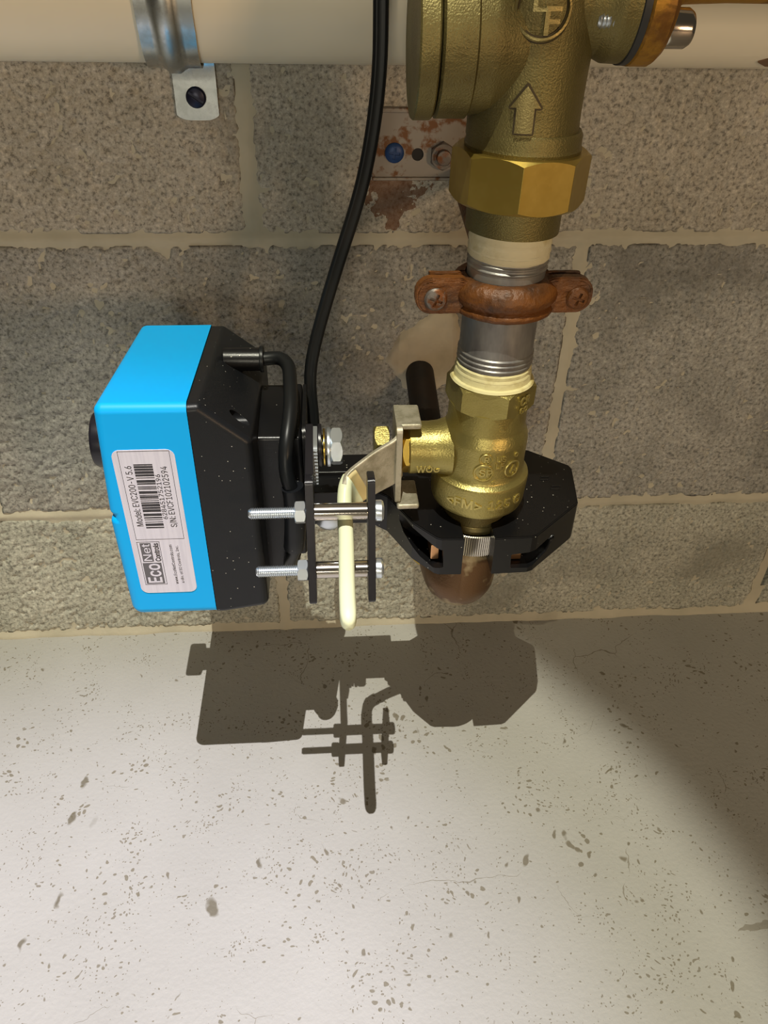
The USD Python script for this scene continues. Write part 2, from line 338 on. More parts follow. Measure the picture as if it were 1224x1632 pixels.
ZA, ZB, H = 327.5, 124.3, 203.2
wall = thing('wall_back', 'grey concrete block wall with tooled mortar joints behind the pipework', 'wall', kind='structure')
def mortar_mesh():
    xs = np.unique(np.r_[np.linspace(-1600, 1800, 60), np.linspace(-290, 360, 220)])
    zs = np.unique(np.r_[np.linspace(-5, 1500, 40), np.concatenate([ZA + dz + np.linspace(-9, 9, 13) for dz in (-H, 0, H)]), np.linspace(0, 20, 8)])
    X, Z = np.meshgrid(xs, zs, indexing='ij'); pts = np.stack([X * .02, Z * .02, 0 * X], -1)
    bead = sum(np.exp(-((Z - zc) / 3.4) ** 2) for zc in (ZA - H, ZA, ZA + H))
    Yv = 1.5 - 1.6 * bead + (meshkit.fbm(pts * 3, 3, 5) - .5) * 1.6
    vert = np.zeros_like(X)
    for x0, lo, hi in [(0, ZA, ZA + H), (406.4, ZA, ZA + H), (203.2, ZB, ZA), (-203.2, ZB, ZA), (0, -5, ZB), (406.4, -5, ZB), (-406.4, -5, ZB)]:
        vert = np.maximum(vert, np.exp(-((X - x0) / 3.4) ** 2) * ((Z > lo) & (Z < hi)))
    Yv -= 1.2 * vert
    # cement fillet where the wall meets the floor
    Yv -= 3.2 * np.exp(-(np.maximum(Z, 0) / 5.0) ** 2) * (.75 + .5 * meshkit.noise(pts * 2, 9))
    nx, nz = X.shape; idx = np.arange(nx * nz).reshape(nx, nz); q = np.stack([idx[:-1, :-1], idx[1:, :-1], idx[1:, 1:], idx[:-1, 1:]], -1).reshape(-1, 4)
    return trimesh.Trimesh(np.c_[X.ravel(), Yv.ravel(), Z.ravel()], np.vstack([q[:, :3], q[:, [0, 2, 3]]]), process=False)
part(wall, 'mortar', mortar_mesh(), 'mortar', smooth=True)
def block(x0, x1, z0, z1, seed, fine):
    j = 3.6; x0 += j; x1 -= j; z0 += j; z1 -= j; step = 1.7 if fine else 9.0
    nx, nz = int((x1 - x0) / step) + 2, int((z1 - z0) / step) + 2
    X, Z = np.meshgrid(np.linspace(x0, x1, nx), np.linspace(z0, z1, nz), indexing='ij'); P = np.stack([X, Z, 0 * X], -1)
    e = np.minimum(np.minimum(X - x0, x1 - X), np.minimum(Z - z0, z1 - Z))
    rag = meshkit.fbm(P * .09, 3, seed) * 5.5
    edge = np.clip((rag + 1.2 - e) / 4.0, 0, 1.6)
    pit = np.clip(.42 - meshkit.fbm(P * .27, 2, seed + 11), 0, 1)
    grain = (meshkit.fbm(P * .40, 3, seed + 21) - .5) * 2.3
    Yv = -.2 + (meshkit.fbm(P * .03, 2, seed + 31) - .5) * 1.4 + grain + pit * 7.5 + edge * edge * 1.5
    idx = np.arange(nx * nz).reshape(nx, nz); q = np.stack([idx[:-1, :-1], idx[1:, :-1], idx[1:, 1:], idx[:-1, 1:]], -1).reshape(-1, 4)
    v = np.c_[X.ravel(), Yv.ravel(), Z.ravel()]; b = np.r_[idx[:, 0], idx[-1, 1:], idx[-2::-1, -1], idx[0, -2:0:-1]]; n0 = len(v)
    back = v[b].copy(); back[:, 1] = 40; v = np.vstack([v, back]); k = len(b); i = np.arange(k); jn = (i + 1) % k
    side = np.c_[b[i], n0 + i, n0 + jn, b[jn]]; q = np.vstack([q, side])
    return trimesh.Trimesh(v, np.vstack([q[:, :3], q[:, [0, 2, 3]]]), process=False)
mats = {0: 'block_tan', 1: 'block_grey', 2: 'block_pale'}; s = 0
for row, (z0, z1) in enumerate([(2, ZB), (ZB, ZA), (ZA, ZA + H), (ZA + H, ZA + 2 * H), (ZA + 2 * H, ZA + 3 * H), (ZA + 3 * H, ZA + 4 * H)]):
    for k in range(-4, 5):
        x0 = k * 406.4 + (203.2 if row % 2 else 0); x1 = x0 + 406.4
        if x0 < -1600 or x1 > 1800: continue
        s += 1; fine = row < 3 and x1 > -230 and x0 < 340
        part(wall, 'block', block(x0, x1, z0, z1, s, fine), {0: 'block_pale', 1: 'block_grey', 2: 'block_tan'}[row % 3], smooth=True)
# lump of cement round the hole of the black pipe
pts = [(84, 254), (83, 246), (88, 238), (94, 226), (112, 222), (128, 232), (130, 262), (126, 280), (112, 282), (98, 270), (91, 262)]
pp = Polygon(pts).buffer(4).buffer(-3)
def lump(poly, seed):
    x0, z0, x1, z1 = poly.bounds; xs, zs = np.arange(x0 - 3, x1 + 3, 1.3), np.arange(z0 - 3, z1 + 3, 1.3)
    X, Z = np.meshgrid(xs, zs, indexing='ij'); from shapely import distance, points, contains
    pt = points(X.ravel(), Z.ravel()); d = np.where(contains(poly, pt), distance(poly.exterior, pt), -distance(poly.exterior, pt)).reshape(X.shape)
    P = np.stack([X, Z, 0 * X], -1); h = np.clip((d + meshkit.fbm(P * .15, 3, seed) * 4 - 1) / 5, -1, 1)
    Yv = 1.5 - 3.6 * np.sin(h * PI / 2) + (meshkit.fbm(P * .2, 3, seed + 3) - .5) * 1.2
    idx = np.arange(X.size).reshape(X.shape); q = np.stack([idx[:-1, :-1], idx[1:, :-1], idx[1:, 1:], idx[:-1, 1:]], -1).reshape(-1, 4)
    return trimesh.Trimesh(np.c_[X.ravel(), Yv.ravel(), Z.ravel()], np.vstack([q[:, :3], q[:, [0, 2, 3]]]), process=False)
part(wall, 'cement_patch', lump(pp, 4), 'patch_mortar', smooth=True, label='smooth tan cement patch round the hole of the black pipe')

# ------------------------------------------------------------------ wall fixtures
PVZ, PVR = 454.5, 30.0
pvc = thing('pvc_pipe', 'cream white plastic pipe running across the top along the block wall', 'pipe', (100, -PVR - 2, PVZ))
part(pvc, 'pipe_wall', lathe([(PVR - 3.5, -1500), (PVR, -1500), (PVR, 1500), (PVR - 3.5, 1500)], 96, 'x', (100, -PVR - 2, PVZ)), 'pvc')

strap = thing('pipe_strap', 'galvanized steel strap with a tab screwed to the wall, holding the cream pipe', 'pipe strap', (-24, -4, 400))
def strap_band():
    # path in (y, z) round the pipe from the lower tab over the front and top, section across x with a pressed rib
    cy, cz, R = -PVR - 2, PVZ, PVR + 1.2
    a = np.linspace(math.radians(-62), math.radians(-300), 70)      # angle from +y, through the front
    arc = [(cy + R * math.cos(t), cz + R * math.sin(t)) for t in a]
    lo = [(-1.8, 393.2), (-1.8, 398), (-1.8, 404), (-1.8, 412), (-1.9, 419), (-3.6, 422.6), (-7.5, 424.6)]
    ends = arc[::1]
    path = np.array(lo[:-1] + [(-5.6, 424.2), (-10.5, 425.2)] + ends[4:])
    return path
path = strap_band(); xs = np.array([-13.2, -13.0, -11.5, -9.5, -7.6, -6.2, -4.6, -2.2, 2.2, 4.6, 6.2, 7.6, 9.5, 11.5, 13.0, 13.2]); ribv = np.array([0, 0, 0, 0, 0, 0, .8, 2.3, 2.3, .8, 0, 0, 0, 0, 0, 0])
tt = np.gradient(path, axis=0); tt /= np.linalg.norm(tt, axis=1)[:, None]; nn = np.c_[-tt[:, 1], tt[:, 0]]
cen = np.array([-32 - 0., PVZ]); top_i = 14; vs = []; L = len(path)
for sgn in (0, 1):
    for i in range(L):
        n_ = nn[i]
        if n_ @ ((cen - path[i]) if i > 8 else np.array([1.0, 0.0])) > 0: n_ = -n_
        tab = i <= 7; w = .86 if i < 6 else (.86 if i < 8 else .96); xc = -24.4 if i < 7 else float(np.interp(i, [6, 8, 12, 30, 60], [-24.0, -28.2, -28.0, -26.0, -26]))
        f = max(0, min(1, (i - 8) / 4))
        for x, rv in zip(xs, ribv):
            o = (0 if sgn else 1.1) + rv * f; end = (2.6 * (abs(x) / 13.2) ** 4 if i == 0 else 0)
            vs.append((xc + x * w, path[i][0] + n_[0] * o, path[i][1] + n_[1] * o + end))
K = len(xs); fs = []
for i in range(L - 1):
    for j in range(K - 1):
        A = i * K + j; fs += [(A, A + 1, A + K + 1), (A, A + K + 1, A + K)]; B = L * K + A; fs += [(B, B + K + 1, B + 1), (B, B + K, B + K + 1)]
    for j in (0, K - 1):
        A, D = i * K + j, (i + 1) * K + j; B, E_ = A + L * K, D + L * K; fs += [(A, D, E_), (A, E_, B)] if j == 0 else [(A, E_, D), (A, B, E_)]
for j in range(K - 1):
    A = j; B = L * K + j; fs += [(A, B + 1, A + 1), (A, B, B + 1)]
part(strap, 'band', trimesh.Trimesh(np.array(vs), np.array(fs), process=False), 'galvanized', smooth=25)
def slotted(r, y0, at, slot='bar', ang=.5, h=2.2):
    hd = tomani(lathe([(r, 0), (r, h * .45), (r * .85, h * .8), (r * .5, h), (r * .2, h * 1.03)], 32, 'y', (0, 0, 0)))
    v, f = arrays(hd); v = v.copy(); v[:, 1] *= -1; hd = tomani(trimesh.Trimesh(v, f[:, ::-1], process=False))
    cuts = [m3.Manifold.cube((r * 1.7 if slot == 'bar' else r * 1.15, h * 1.2, r * .26), True).rotate((0, a, 0)).translate((0, -h * 1.15, 0)) for a in ([math.degrees(ang)] if slot == 'bar' else [math.degrees(ang), math.degrees(ang) + 90])]
    for c in cuts: hd = hd - c
    return xf(hd, None, (at[0], y0, at[1]))
part(strap, 'screw', slotted(5.3, -2.8, (-24.4, 404.6), 'bar', .6, 3.0), 'dark_screw', label='dark slotted screw head')

wp = thing('wall_plate', 'rust-spotted steel plate on the wall behind the valve, with a blue cross-head screw', 'wall plate', (95, -3, 380))
pl = tomani(slab(rrect(70.5, 363, 139, 400.5, 3), 0, 2.6, .5))
pl = pl - m3.Manifold.cylinder(10, 3.4, 3.4, 24, True).translate((96.5, 376.3, 0))
part(wp, 'plate', xf(pl, np.array([[1, 0, 0], [0, 0, -1], [0, 1, 0]], float), (0, -.8, 0)), 'plate_rusty')
part(wp, 'plate_rim', [rbox((70.5, -6.4, 398), (139, -2.2, 400.6), .6, 8), rbox((70.5, -5.6, 362.6), (139, -2.2, 364.4), .6, 8)], 'plate_rusty')
part(wp, 'bolt_hole', lathe([(3.4, -2.2), (3.4, 2)], 20, 'y', (96.5, 0, 376.3)), 'hole_dark')  # dark plug filling the hole, standing in for the shade inside
part(wp, 'screw', slotted(5.4, -3.2, (83.2, 377.2), 'cross', .1, 2.4), 'blue_screw', label='blue cross-head screw')
part(wp, 'hex_nut', xf(hexagon(7.6, 0, 5, 'y', (0, 0, 0)), np.diag([1, -1, -1.]), (110.7, -3, 376)), 'rusty_screw')
part(wp, 'stud', lathe(rounded(4.2, -10, 2, .8), 24, 'y', (110.7, -2, 376)), 'rusty_screw')

cable = thing('power_cable', 'black flat twin power cable hanging down to the motor housing', 'cable', (40, -90, 262))
cp = spline([(70, -95, 900), (69.3, -92, 560), (68.8, -90, 455), (68.6, -90, 432), (66.1, -90, 407.5), (60.4, -90, 380), (51, -90, 350.6), (40.7, -90, 318), (33.6, -91, 290), (32.6, -93, 276), (33.4, -97, 262), (33, -101, 246)], 140)
sec = [(1.75 * math.cos(a) * (1 if True else 1), 1.65 + 1.75 * math.sin(a)) for a in np.linspace(-.35 * PI / 2, PI + .35 * PI / 2, 12)]
sec = sec + [(-x, -y) for x, y in sec]
sec = [(b_, a_) for a_, b_ in sec]
part(cable, 'sheath', sweep(cp, sec, up=(0, 1, 0)), 'black_rubber')

scrap = thing('tape_scrap', 'small pointed scrap of brown tape stuck on the cream pipe at the right edge', 'tape', (262, -56, 430))
def on_pvc(x, th, r=PVR): return (x, -PVR - 2 - r * math.cos(th), PVZ - r * math.sin(th))
th0 = .955; tp = []
for r in (PVR + .1, PVR + .9):
    for u, w in [(0, 0), (6, .085), (16, .10), (40, .10), (40, -.10), (16, -.10), (6, -.075)]:
        tp.append(on_pvc(258.4 + u, th0 + w * 1.6, r))
fs = []
for i in range(1, 6): fs += [(0, i, i + 1), (7, 7 + i + 1, 7 + i)]
for i in range(7):
    j = (i + 1) % 7; fs += [(i, 7 + i, 7 + j), (i, 7 + j, j)]
tm = trimesh.Trimesh(np.array(tp), np.array(fs), process=False); tm.fix_normals()
part(scrap, 'tape', tm, 'tape_brown', smooth=False)

stub = thing('water_pipe', 'black plastic water pipe coming out of the cement patch in the wall', 'pipe', (104, 0, 238))
part(stub, 'pipe_wall', sweep(np.array([(103.8, 12, 241.5), (104, 0, 238.5), (105.5, -35, 222), (107.2, -75, 202), (108.2, -100, 189.5)]), circle(9.6, 40)), 'poly_pipe')

# ------------------------------------------------------------------ the pipe run
elbow = thing('pipe_elbow', 'brown bronze elbow with a rounded bottom under the black jaws', 'pipe elbow', (117, -150, 175))
bend = [(116.6, -150, 211, 17.4), (112.6, -150, 191, 20), (111.6, -141, 190.5, 20)]
eb = hull(bend[:2], 40) + hull(bend[1:], 40) + hull([bend[2], (109.5, -116, 190.5, 17)], 40)
part(elbow, 'body', eb, 'elbow_bronze', smooth=50)
part(elbow, 'collar', sweep(np.array([(107.9, -124, 191.0), (107.4, -118, 190.8), (106.9, -106, 190.3), (106.8, -101, 190)]), circle(21.8, 40)), 'brass_machined', label='brass collar at the back of the elbow')

nip0 = thing('short_nipple', 'short brass nipple between the ball valve and the elbow', 'pipe nipple', (118, -150, 212))
part(nip0, 'pipe_wall', pipe_lathe([(16.4, 206), (16.4, 250)]), 'brass_cast')
part(nip0, 'shoulder', pipe_lathe(rounded(16.9, 229.5, 233.5, 1)), 'brass_pale')

band = thing('hose_clamp', 'ribbed stainless hose clamp band in the gap between the black jaws', 'hose clamp', (118, -150, 222))
def ribbed_band():
    n = 220; vs = []
    ph = np.linspace(0, 2 * PI, n, endpoint=False); prof = [(18.3, 216), (19.2, 216.4), (19.2, 228.6), (18.3, 229)]
    for i, t in enumerate(ph):
        d = .32 * (i % 2)
        vs += [(PX + (r - (d if 0 < k < 3 else 0)) * math.cos(t), PY + (r - (d if 0 < k < 3 else 0)) * math.sin(t), z) for k, (r, z) in enumerate(prof)]
    fs = []
    for i in range(n):
        for k in range(4):
            A, B = i * 4 + k, i * 4 + (k + 1) % 4; D, E_ = ((i + 1) % n) * 4 + k, ((i + 1) % n) * 4 + (k + 1) % 4; fs += [(A, D, E_), (A, E_, B)]
    return tilt(trimesh.Trimesh(np.array(vs), np.array(fs), process=False))
part(band, 'band', ribbed_band(), 'clamp_band', smooth=20)
part(band, 'band_tail', rbox((92.8, -171.5, 217.5), (97.3, -158, 227.2), .6, 8), 'copper_reflection', label='end of the band in the left slot, coloured with a coppery reflection')
part(band, 'band_tail', rbox((134.6, -171.5, 215.8), (140.6, -160, 223.6), .6, 8), 'copper_reflection', label='end of the band in the right slot, coloured with a coppery reflection')
part(band, 'tightening_screw', thread(2.6, 141.5, 160, 1.2, .5, 'x', (0, -160, 222.5)), 'zinc')

vb = thing('ball_valve', 'yellow brass ball valve with raised lettering and a cream handle', 'ball valve', (118, -150, 246))
body = [(16.0, 243.6), (21.6, 243.4), (23.2, 244.2), (23.9, 246.4), (24.6, 259.6), (24.2, 261.2), (22.2, 262.6), (21.6, 263.8), (21.3, 267), (21.3, 281.2), (21.0, 283.4), (19.6, 287.2), (19.0, 288.6), (18.9, 299)]
part(vb, 'body', pipe_lathe(body), 'brass_valve', smooth=40)
part(vb, 'hex_end', tilt(hexagon(21.4, 298, 311.8, 'z', (PX, PY, 0), math.radians(-90 + 12), 6, .10)), 'brass_valve', smooth=20)
part(vb, 'stem', lathe([(13.6, 74), (13.6, -14.8 + 0), (13.3, -21.5), (12.6, -23)][::-1] and [(12.2, 80.6), (13.0, 81.4), (13.0, 91), (13.5, 96), (15.5, 102)], 48, 'x', (0, PY, 272.8)), 'brass_valve', smooth=40)
part(vb, 'packing_nut', hexagon(13.0, 77.6, 82.2, 'x', (0, PY, 272.8), .2), 'brass_bright', smooth=20, label='shiny brass packing nut')
part(vb, 'stem_nut', hexagon(10.4, 64.2, 71.5, 'x', (0, PY, 274.6), .5), 'brass_valve', smooth=20)
part(vb, 'raised_lettering', [
    tilt(wrapped(text('<FM> 125 G', 5.0, .7, True), (PX, PY), 24.1, 250.6, math.radians(-50))),
    tilt(wrapped(xf(ring(4.1, 5.0, 0, .7, 28), None, (0, 0, 0)), (PX, PY), 21.2, 270.6, math.radians(-8))), tilt(wrapped(text('SP', 3.8, .7, True), (PX, PY), 21.2, 268.8, math.radians(-14.4))),
    tilt(wrapped(xf(ring(2.6, 3.3, 0, .7, 24), None, (0, 0, 0)), (PX, PY), 21.2, 278.2, math.radians(-7))), tilt(wrapped(text('R', 3.0, .7, True), (PX, PY), 21.2, 276.8, math.radians(-10))),
    tilt(wrapped(text('US', 2.8, .7, True), (PX, PY), 21.2, 276.8, math.radians(6))), tilt(wrapped(text('LF', 2.8, .7, True), (PX, PY), 21.2, 273, math.radians(6))),
    tilt(wrapped(xf(ring(4.0, 4.8, 0, .7, 28), None, (0, 0, 0)), (PX, PY), 21.2, 271, math.radians(33))), tilt(wrapped(text('A', 4.2, .7, True), (PX, PY), 21.2, 269, math.radians(29))),
    tilt(wrapped(text('O', 2.4, .7, True), (PX, PY), 21.2, 277.5, math.radians(33))), tilt(wrapped(text('o', 2.6, .7, True), (PX, PY), 21.2, 263.8, math.radians(4)))], 'brass_letter', smooth=20)
part(vb, 'hex_lettering', [tilt(wrapped(text('CR', 4.0, .6, True), (PX, PY), 19.2, 303.8, math.radians(35))), tilt(wrapped(text('GO', 3.0, .6, True), (PX, PY), 19.2, 299.6, math.radians(36)))], 'brass_letter', smooth=20)
xl = text('WOG', 3.4, .5, True)
part(vb, 'stem_lettering', xf(xl, np.array([[1, 0, 0], [0, 0, -1], [0, 1, 0]], float), (84.2, PY - 12.2, 266)), 'brass_letter', smooth=20)
hs = spline([(76.4, -155, 274), (73.5, -160.5, 272.0), (66, -163.8, 268.5), (58, -166.8, 264.6), (52, -170, 261.4), (49.2, -176, 258.8), (48.8, -190, 254.6), (48.6, -215, 251.8), (48.5, -250, 249.6)], 120)
hw = np.interp(np.arange(120), [0, 30, 50, 64, 119], [26, 22, 19, 11, 9])
k0 = int(np.argmin(np.abs(hs[:, 0] - 53.6)))
hd = part(vb, 'handle', ribbon(hs[:k0 + 8], hw[:k0 + 8], 2.6), 'handle_steel', label='bent steel lever')
part(vb, 'stop_tab', slab(rrect(-164, 248, -138, 291.5, 3), 74.2, 77.0, .4, 'x'), 'handle_steel', smooth=25)
part(vb, 'stop_tab', rbox((74.6, -160, 288.6), (86.4, -140, 291.6), 1.1, 10), 'handle_steel', smooth=25)
part(vb, 'stop_tab', rbox((75.2, -165.5, 245.6), (86.4, -143, 248.6), 1.1, 10), 'handle_steel', smooth=25)
gs = hs[k0:]; n_ = len(gs); u_ = np.linspace(0, 1, n_)
gw = np.interp(u_, [0, .12, .25, .8, .95, .98, 1], [20.5, 19, 14, 12.4, 10.6, 8.6, 5.0]); gt = np.interp(u_, [0, .94, .97, .99, 1], [7.0, 7.0, 6.4, 5.0, 3.0])
part(hd, 'grip', ribbon(gs, gw, gt, rnd=.45), 'vinyl_cream', smooth=60, label='cream vinyl sleeve')
part(hd, 'sleeve_end', ribbon(hs[k0 - 7:k0 + 3], [19.5] * 10, 5.2, rnd=.3), 'vinyl_lining')

nip = thing('pipe_nipple', 'grey steel pipe nipple wound with thread tape at both ends', 'pipe nipple', (118, -150, 305))
part(nip, 'pipe_wall', pipe_lathe([(14, 300), (16.9, 300), (16.9, 372), (16.5, 374), (16.5, 386), (14, 386)]), 'steel_pipe')
part(nip, 'thread_ridge', [pipe_lathe([(16.8, z), (17.5, z + .7), (17.5, z + 1.1), (16.8, z + 1.8)]) for z in (320.4, 322.8, 325.2)], 'steel_pipe')
part(nip, 'thread_ridge', [pipe_lathe([(16.8, z), (17.4, z + .7), (17.4, z + 1.1), (16.8, z + 1.8)]) for z in (364.4, 366.8)], 'steel_pipe')
part(nip, 'tape_wrap', rusty(pipe_lathe([(17.0, 310.6), (18.6, 311.3), (18.1, 313.4), (17.9, 315.6), (18.0, 316.2), (17.5, 317.2), (17.6, 318.8), (17.0, 319.6)]), 31, .35, 2), 'tape_worn', label='yellowed tape wrap at the lower thread')
part(nip, 'tape_wrap', rusty(pipe_lathe([(17.0, 369), (17.6, 369.8), (17.3, 371.6), (17.7, 372.8), (17.4, 374.6), (17.7, 376), (17.3, 378), (17.3, 380.5)]), 33, .3, 2), 'thread_tape', label='white tape wrap at the upper thread')
part(vb, 'sealant_ring', tilt(lathe([(17.4, 311.4), (19.8, 311.6), (19.2, 312.6), (17.4, 313.4)], 48, 'z', (PX, PY, 0))), 'tape_worn')

hg = thing('pipe_hanger', 'rusty split ring hanger clamped round the steel nipple', 'pipe hanger', (118, -150, 346))
prof = [(17.2, 346), (20.5, 345.6), (22.6, 346.8), (22.9, 348.6), (21.8, 350.2), (23.6, 352.6), (24.0, 355), (23.2, 357.6), (21.2, 360), (19.6, 361), (17.2, 361.2)]
rm = m3.Manifold.revolve(m3.CrossSection([prof]), 72).translate((120.2, PY, 0))
front = rm ^ m3.Manifold.cube((80, 60, 60)).translate((80, -208.5, 330)); rear = rm ^ m3.Manifold.cube((80, 60, 60)).translate((80, -147, 330))
def ear(y0, y1):
    L_ = slab(rrect(80.5, 346.4, 106, 362, 7.0), 0, y1 - y0, 1.3); R_ = slab(rrect(134, 346.4, 157.5, 362, 7.0), 0, y1 - y0, 1.3)
    M = np.array([[1, 0, 0], [0, 0, -1], [0, 1, 0]], float)
    keep = m3.Manifold.cylinder(60, 17.4, 17.4, 48).translate((120.2, PY, 320))
    return tomani(xf(L_, M, (0, y1, 0))) + tomani(xf(R_, M, (0, y1, 0))) - keep
part(hg, 'front_half', rusty(front + ear(-160.5, -153.5), 3), 'rust', smooth=45)
part(hg, 'rear_half', rusty(rear + (ear(-153.2, -149) ^ m3.Manifold.cube((66, 40, 40)).translate((87, -170, 340))), 5), 'rust', smooth=45)
for x in (89.2, 150.6):
    part(hg, 'screw', slotted(4.9, -160.2, (x, 353.4), 'cross', .35, 2.4), 'rusty_screw' if x < 100 else 'rust')
for x in (89.2, 150.6): part(hg, 'screw_shank', lathe([(2.6, -160), (2.6, -142)], 16, 'y', (x, 0, 353.4)), 'rust')
part(hg, 'rod', tube([(119.5, -124, 354), (120, -90, 356), (121, -40, 361), (121.5, -3, 365)], 5.6, 30, 18), 'rust', label='rusty rod back to the wall plate')

pv = thing('pressure_valve', 'dark cast brass pressure valve with a raised arrow, top of the pipe run', 'valve', (122, -150, 380))
part(pv, 'tailpiece', pipe_lathe([(17.2, 379.6), (19.6, 380.2), (19.6, 396)]), 'brass_cast')
part(pv, 'union_nut', tilt(hexagon(27.6, 391.6, 411.4, 'z', (PX, PY, 0), math.radians(-90 - 10), 8, .06)), 'brass_machined', smooth=16, label='yellow brass eight-sided union nut')
part(pv, 'collar', pipe_lathe([(20, 410.5), (22.8, 411.4), (23.1, 412.6), (22.6, 414.0), (22.6, 417.5), (21.8, 419)]), 'brass_cast')
bd = tomani(lathe([(21.8, 416), (21.6, 424), (21.8, 436), (22.6, 452), (23, 462), (23, 478), (22.5, 496), (20, 500)], 72, 'z', (120.6, PY, 0)))
br = tomani(lathe([(25.4, 84.6), (26.3, 85.4), (26.3, 96.4), (25.2, 97.2), (25.0, 104), (22.6, 112), (20, 121)], 72, 'x', (0, PY, 448)))
neck = tomani(lathe([(20, 120), (19.6, 136), (20.4, 142), (22.4, 146.6), (22.6, 152.6)], 64, 'x', (0, PY, 463)))
part(pv, 'body', rusty(bd + br + neck, 9, .05, 2.6), 'brass_cast', smooth=40)
part(pv, 'side_cap', lathe([(22, 76.4), (26.4, 76.6), (26.9, 77.2), (26.9, 83.2), (26.4, 83.8), (20, 84.0), (20, 86)], 72, 'x', (0, PY, 448)), 'brass_cast', smooth=30, label='round brass cap on the left branch')
part(pv, 'gasket', lathe([(22.5, 152.4), (23.1, 152.8), (23.1, 155.2), (22.5, 155.4)], 64, 'x', (0, PY, 463)), 'gasket')
part(pv, 'flange', rusty(lathe([(22.4, 155.2), (23.3, 156.2), (23.3, 163.5), (21.6, 165.4), (12, 166), (12, 168)], 64, 'x', (0, PY, 463)), 12, .3, 2.5), 'bronze_flange', smooth=40, label='rusty orange flange')
part(pv, 'bonnet', lathe([(12.5, 165), (10.5, 169), (8.2, 174), (7.6, 190), (7.6, 420)], 48, 'x', (0, PY, 467.5)), 'bronze_flange')
part(pv, 'flange_bolt', lathe([(6.2, 165.2), (6.4, 166), (6.4, 172.4), (5.4, 174), (4, 174.2)], 40, 'x', (0, -162, 453)), 'nickel', label='shiny bolt head')
part(pv, 'bolt_end', thread(3.4, 138.6, 152, 1.3, .5, 'x', (0, -166.6, 456)), 'zinc')
M = np.array([[1, 0, 0], [0, 0, -1], [0, 1, 0]], float)
arrow = Polygon([(-3.0, 0), (3.0, 0), (3.0, 8.4), (5.2, 8.4), (0, 15.6), (-5.2, 8.4), (-3.0, 8.4)])
arrow3 = xf(slab(arrow, 0, 2.2, .35), None)
part(pv, 'raised_arrow', wrapped(arrow3.subdivide_to_size(2.0), (120.6, PY), 21.2, 420.4, math.radians(-12)), 'brass_pale', smooth=20, label='raised cast arrow pointing up')
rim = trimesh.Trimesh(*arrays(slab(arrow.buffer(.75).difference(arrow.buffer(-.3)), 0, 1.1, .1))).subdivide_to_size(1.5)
part(pv, 'arrow_outline', wrapped(rim, (120.6, PY), 21.0, 420.4, math.radians(-12)), 'brass_edge_shade', smooth=20)  # painted edge shade so the arrow stands out from the body
part(pv, 'emblem_outline', wrapped(trimesh.Trimesh(*arrays(ring(7.9, 10.3, 0, 1.0, 48))).subdivide_to_size(1.5), (120.6, PY), 22.2, 459, math.radians(-6.5)), 'brass_edge_shade', smooth=20)
part(pv, 'raised_emblem', [wrapped(trimesh.Trimesh(*arrays(ring(8.4, 9.7, 0, 1.7, 48))).subdivide_to_size(2), (120.6, PY), 22.6, 459, math.radians(-6.5)),
     wrapped(text('L', 7.0, 1.7, True), (120.6, PY), 22.6, 458.4, math.radians(-17)), wrapped(text('F', 8.0, 1.7, True), (120.6, PY), 22.4, 451.6, math.radians(-7))], 'brass_pale', smooth=20)
rp = thing('riser_pipe', 'steel riser pipe going up from the brass pressure valve', 'pipe', (122, -150, 498))
part(rp, 'pipe_wall', lathe([(14, 498), (17, 498), (17, 900), (14, 900)], 48, 'z', (121.8, PY, 0)), 'steel_pipe')

# ------------------------------------------------------------------ the valve motor
ac = thing('valve_motor', 'bright blue and black motor housing with a white barcode sticker', 'valve actuator', (-20, -130, 190))
SEAM = -18.8
up_ = hull([(-54.8, -174, 310, 4), (-57.8, -174, 258, 4), (-55.4, -70, 299.5, 4), (-57.6, -70, 258, 4)] + [(0, y, z, 4) for y, z in ((-174, 310), (-174, 258), (-70, 299.5), (-70, 258))], 28)
lo_ = hull([(-56.6, -172, 195.6, 6), (-58.4, -174, 250.6, 4), (-56.6, -72, 196, 6), (-58.2, -70, 250.6, 4), (0, -172, 195.6, 6), (0, -174, 250.6, 4), (0, -72, 196, 6), (0, -70, 250.6, 4)], 28)
mid_ = hull([(x, y, z, 4) for x in (-56.3, 0) for y in (-174, -70) for z in (246, 262)], 20)
half = m3.Manifold.cube((200, 300, 400)).translate((-200, -150, 50)).rotate((0, 0, 1.0)).translate((SEAM - .5, -150, 0))
part(ac, 'cover', (up_ + lo_ + mid_) ^ half, 'cover_blue', smooth=40, label='bright blue front cover')
hb = hull([(x, y, z, 3.6) for x in (SEAM - 8, -15) for y, z in ((-174.1, 309.8), (-174.1, 193.6), (-70.4, 299.3), (-70.4, 193.6))] + [(4.2, -174.1, 293.2, 3.6), (4.2, -70.4, 284, 3.6), (4.2, -173.4, 197, 4.2), (4.2, -71, 197, 4.2)], 28)
hb = hb - m3.Manifold.cube((200, 300, 400)).translate((-199.8, -150, 50)).rotate((0, 0, 1.0)).translate((SEAM - .5, -150, 0))
hole = tomani(lathe([(3.6, -9), (3.6, 30)], 28, 'x', (0, -163.5, 299.2)))
hb = hb - hole
part(ac, 'housing', hb, 'black_plastic', smooth=40, label='black rear housing with slanted shoulders')
part(ac, 'housing_screw', lathe(rounded(3.2, -9, -6.5, .5), 24, 'x', (0, -163.5, 299.2)), 'zinc')
lab = part(ac, 'sticker', xf(slab(rrect(-54.6, 206.6, -26.8, 292.2, 3.8), 0, .35, .1), M, (0, -177.95, 0)), 'label_white', label='white barcode sticker')
Mt = np.array([[0, -1, 0], [0, 0, -1], [1, 0, 0]], float)      # text x -> up, text y -> -x, out -> -y
YL = -178.30
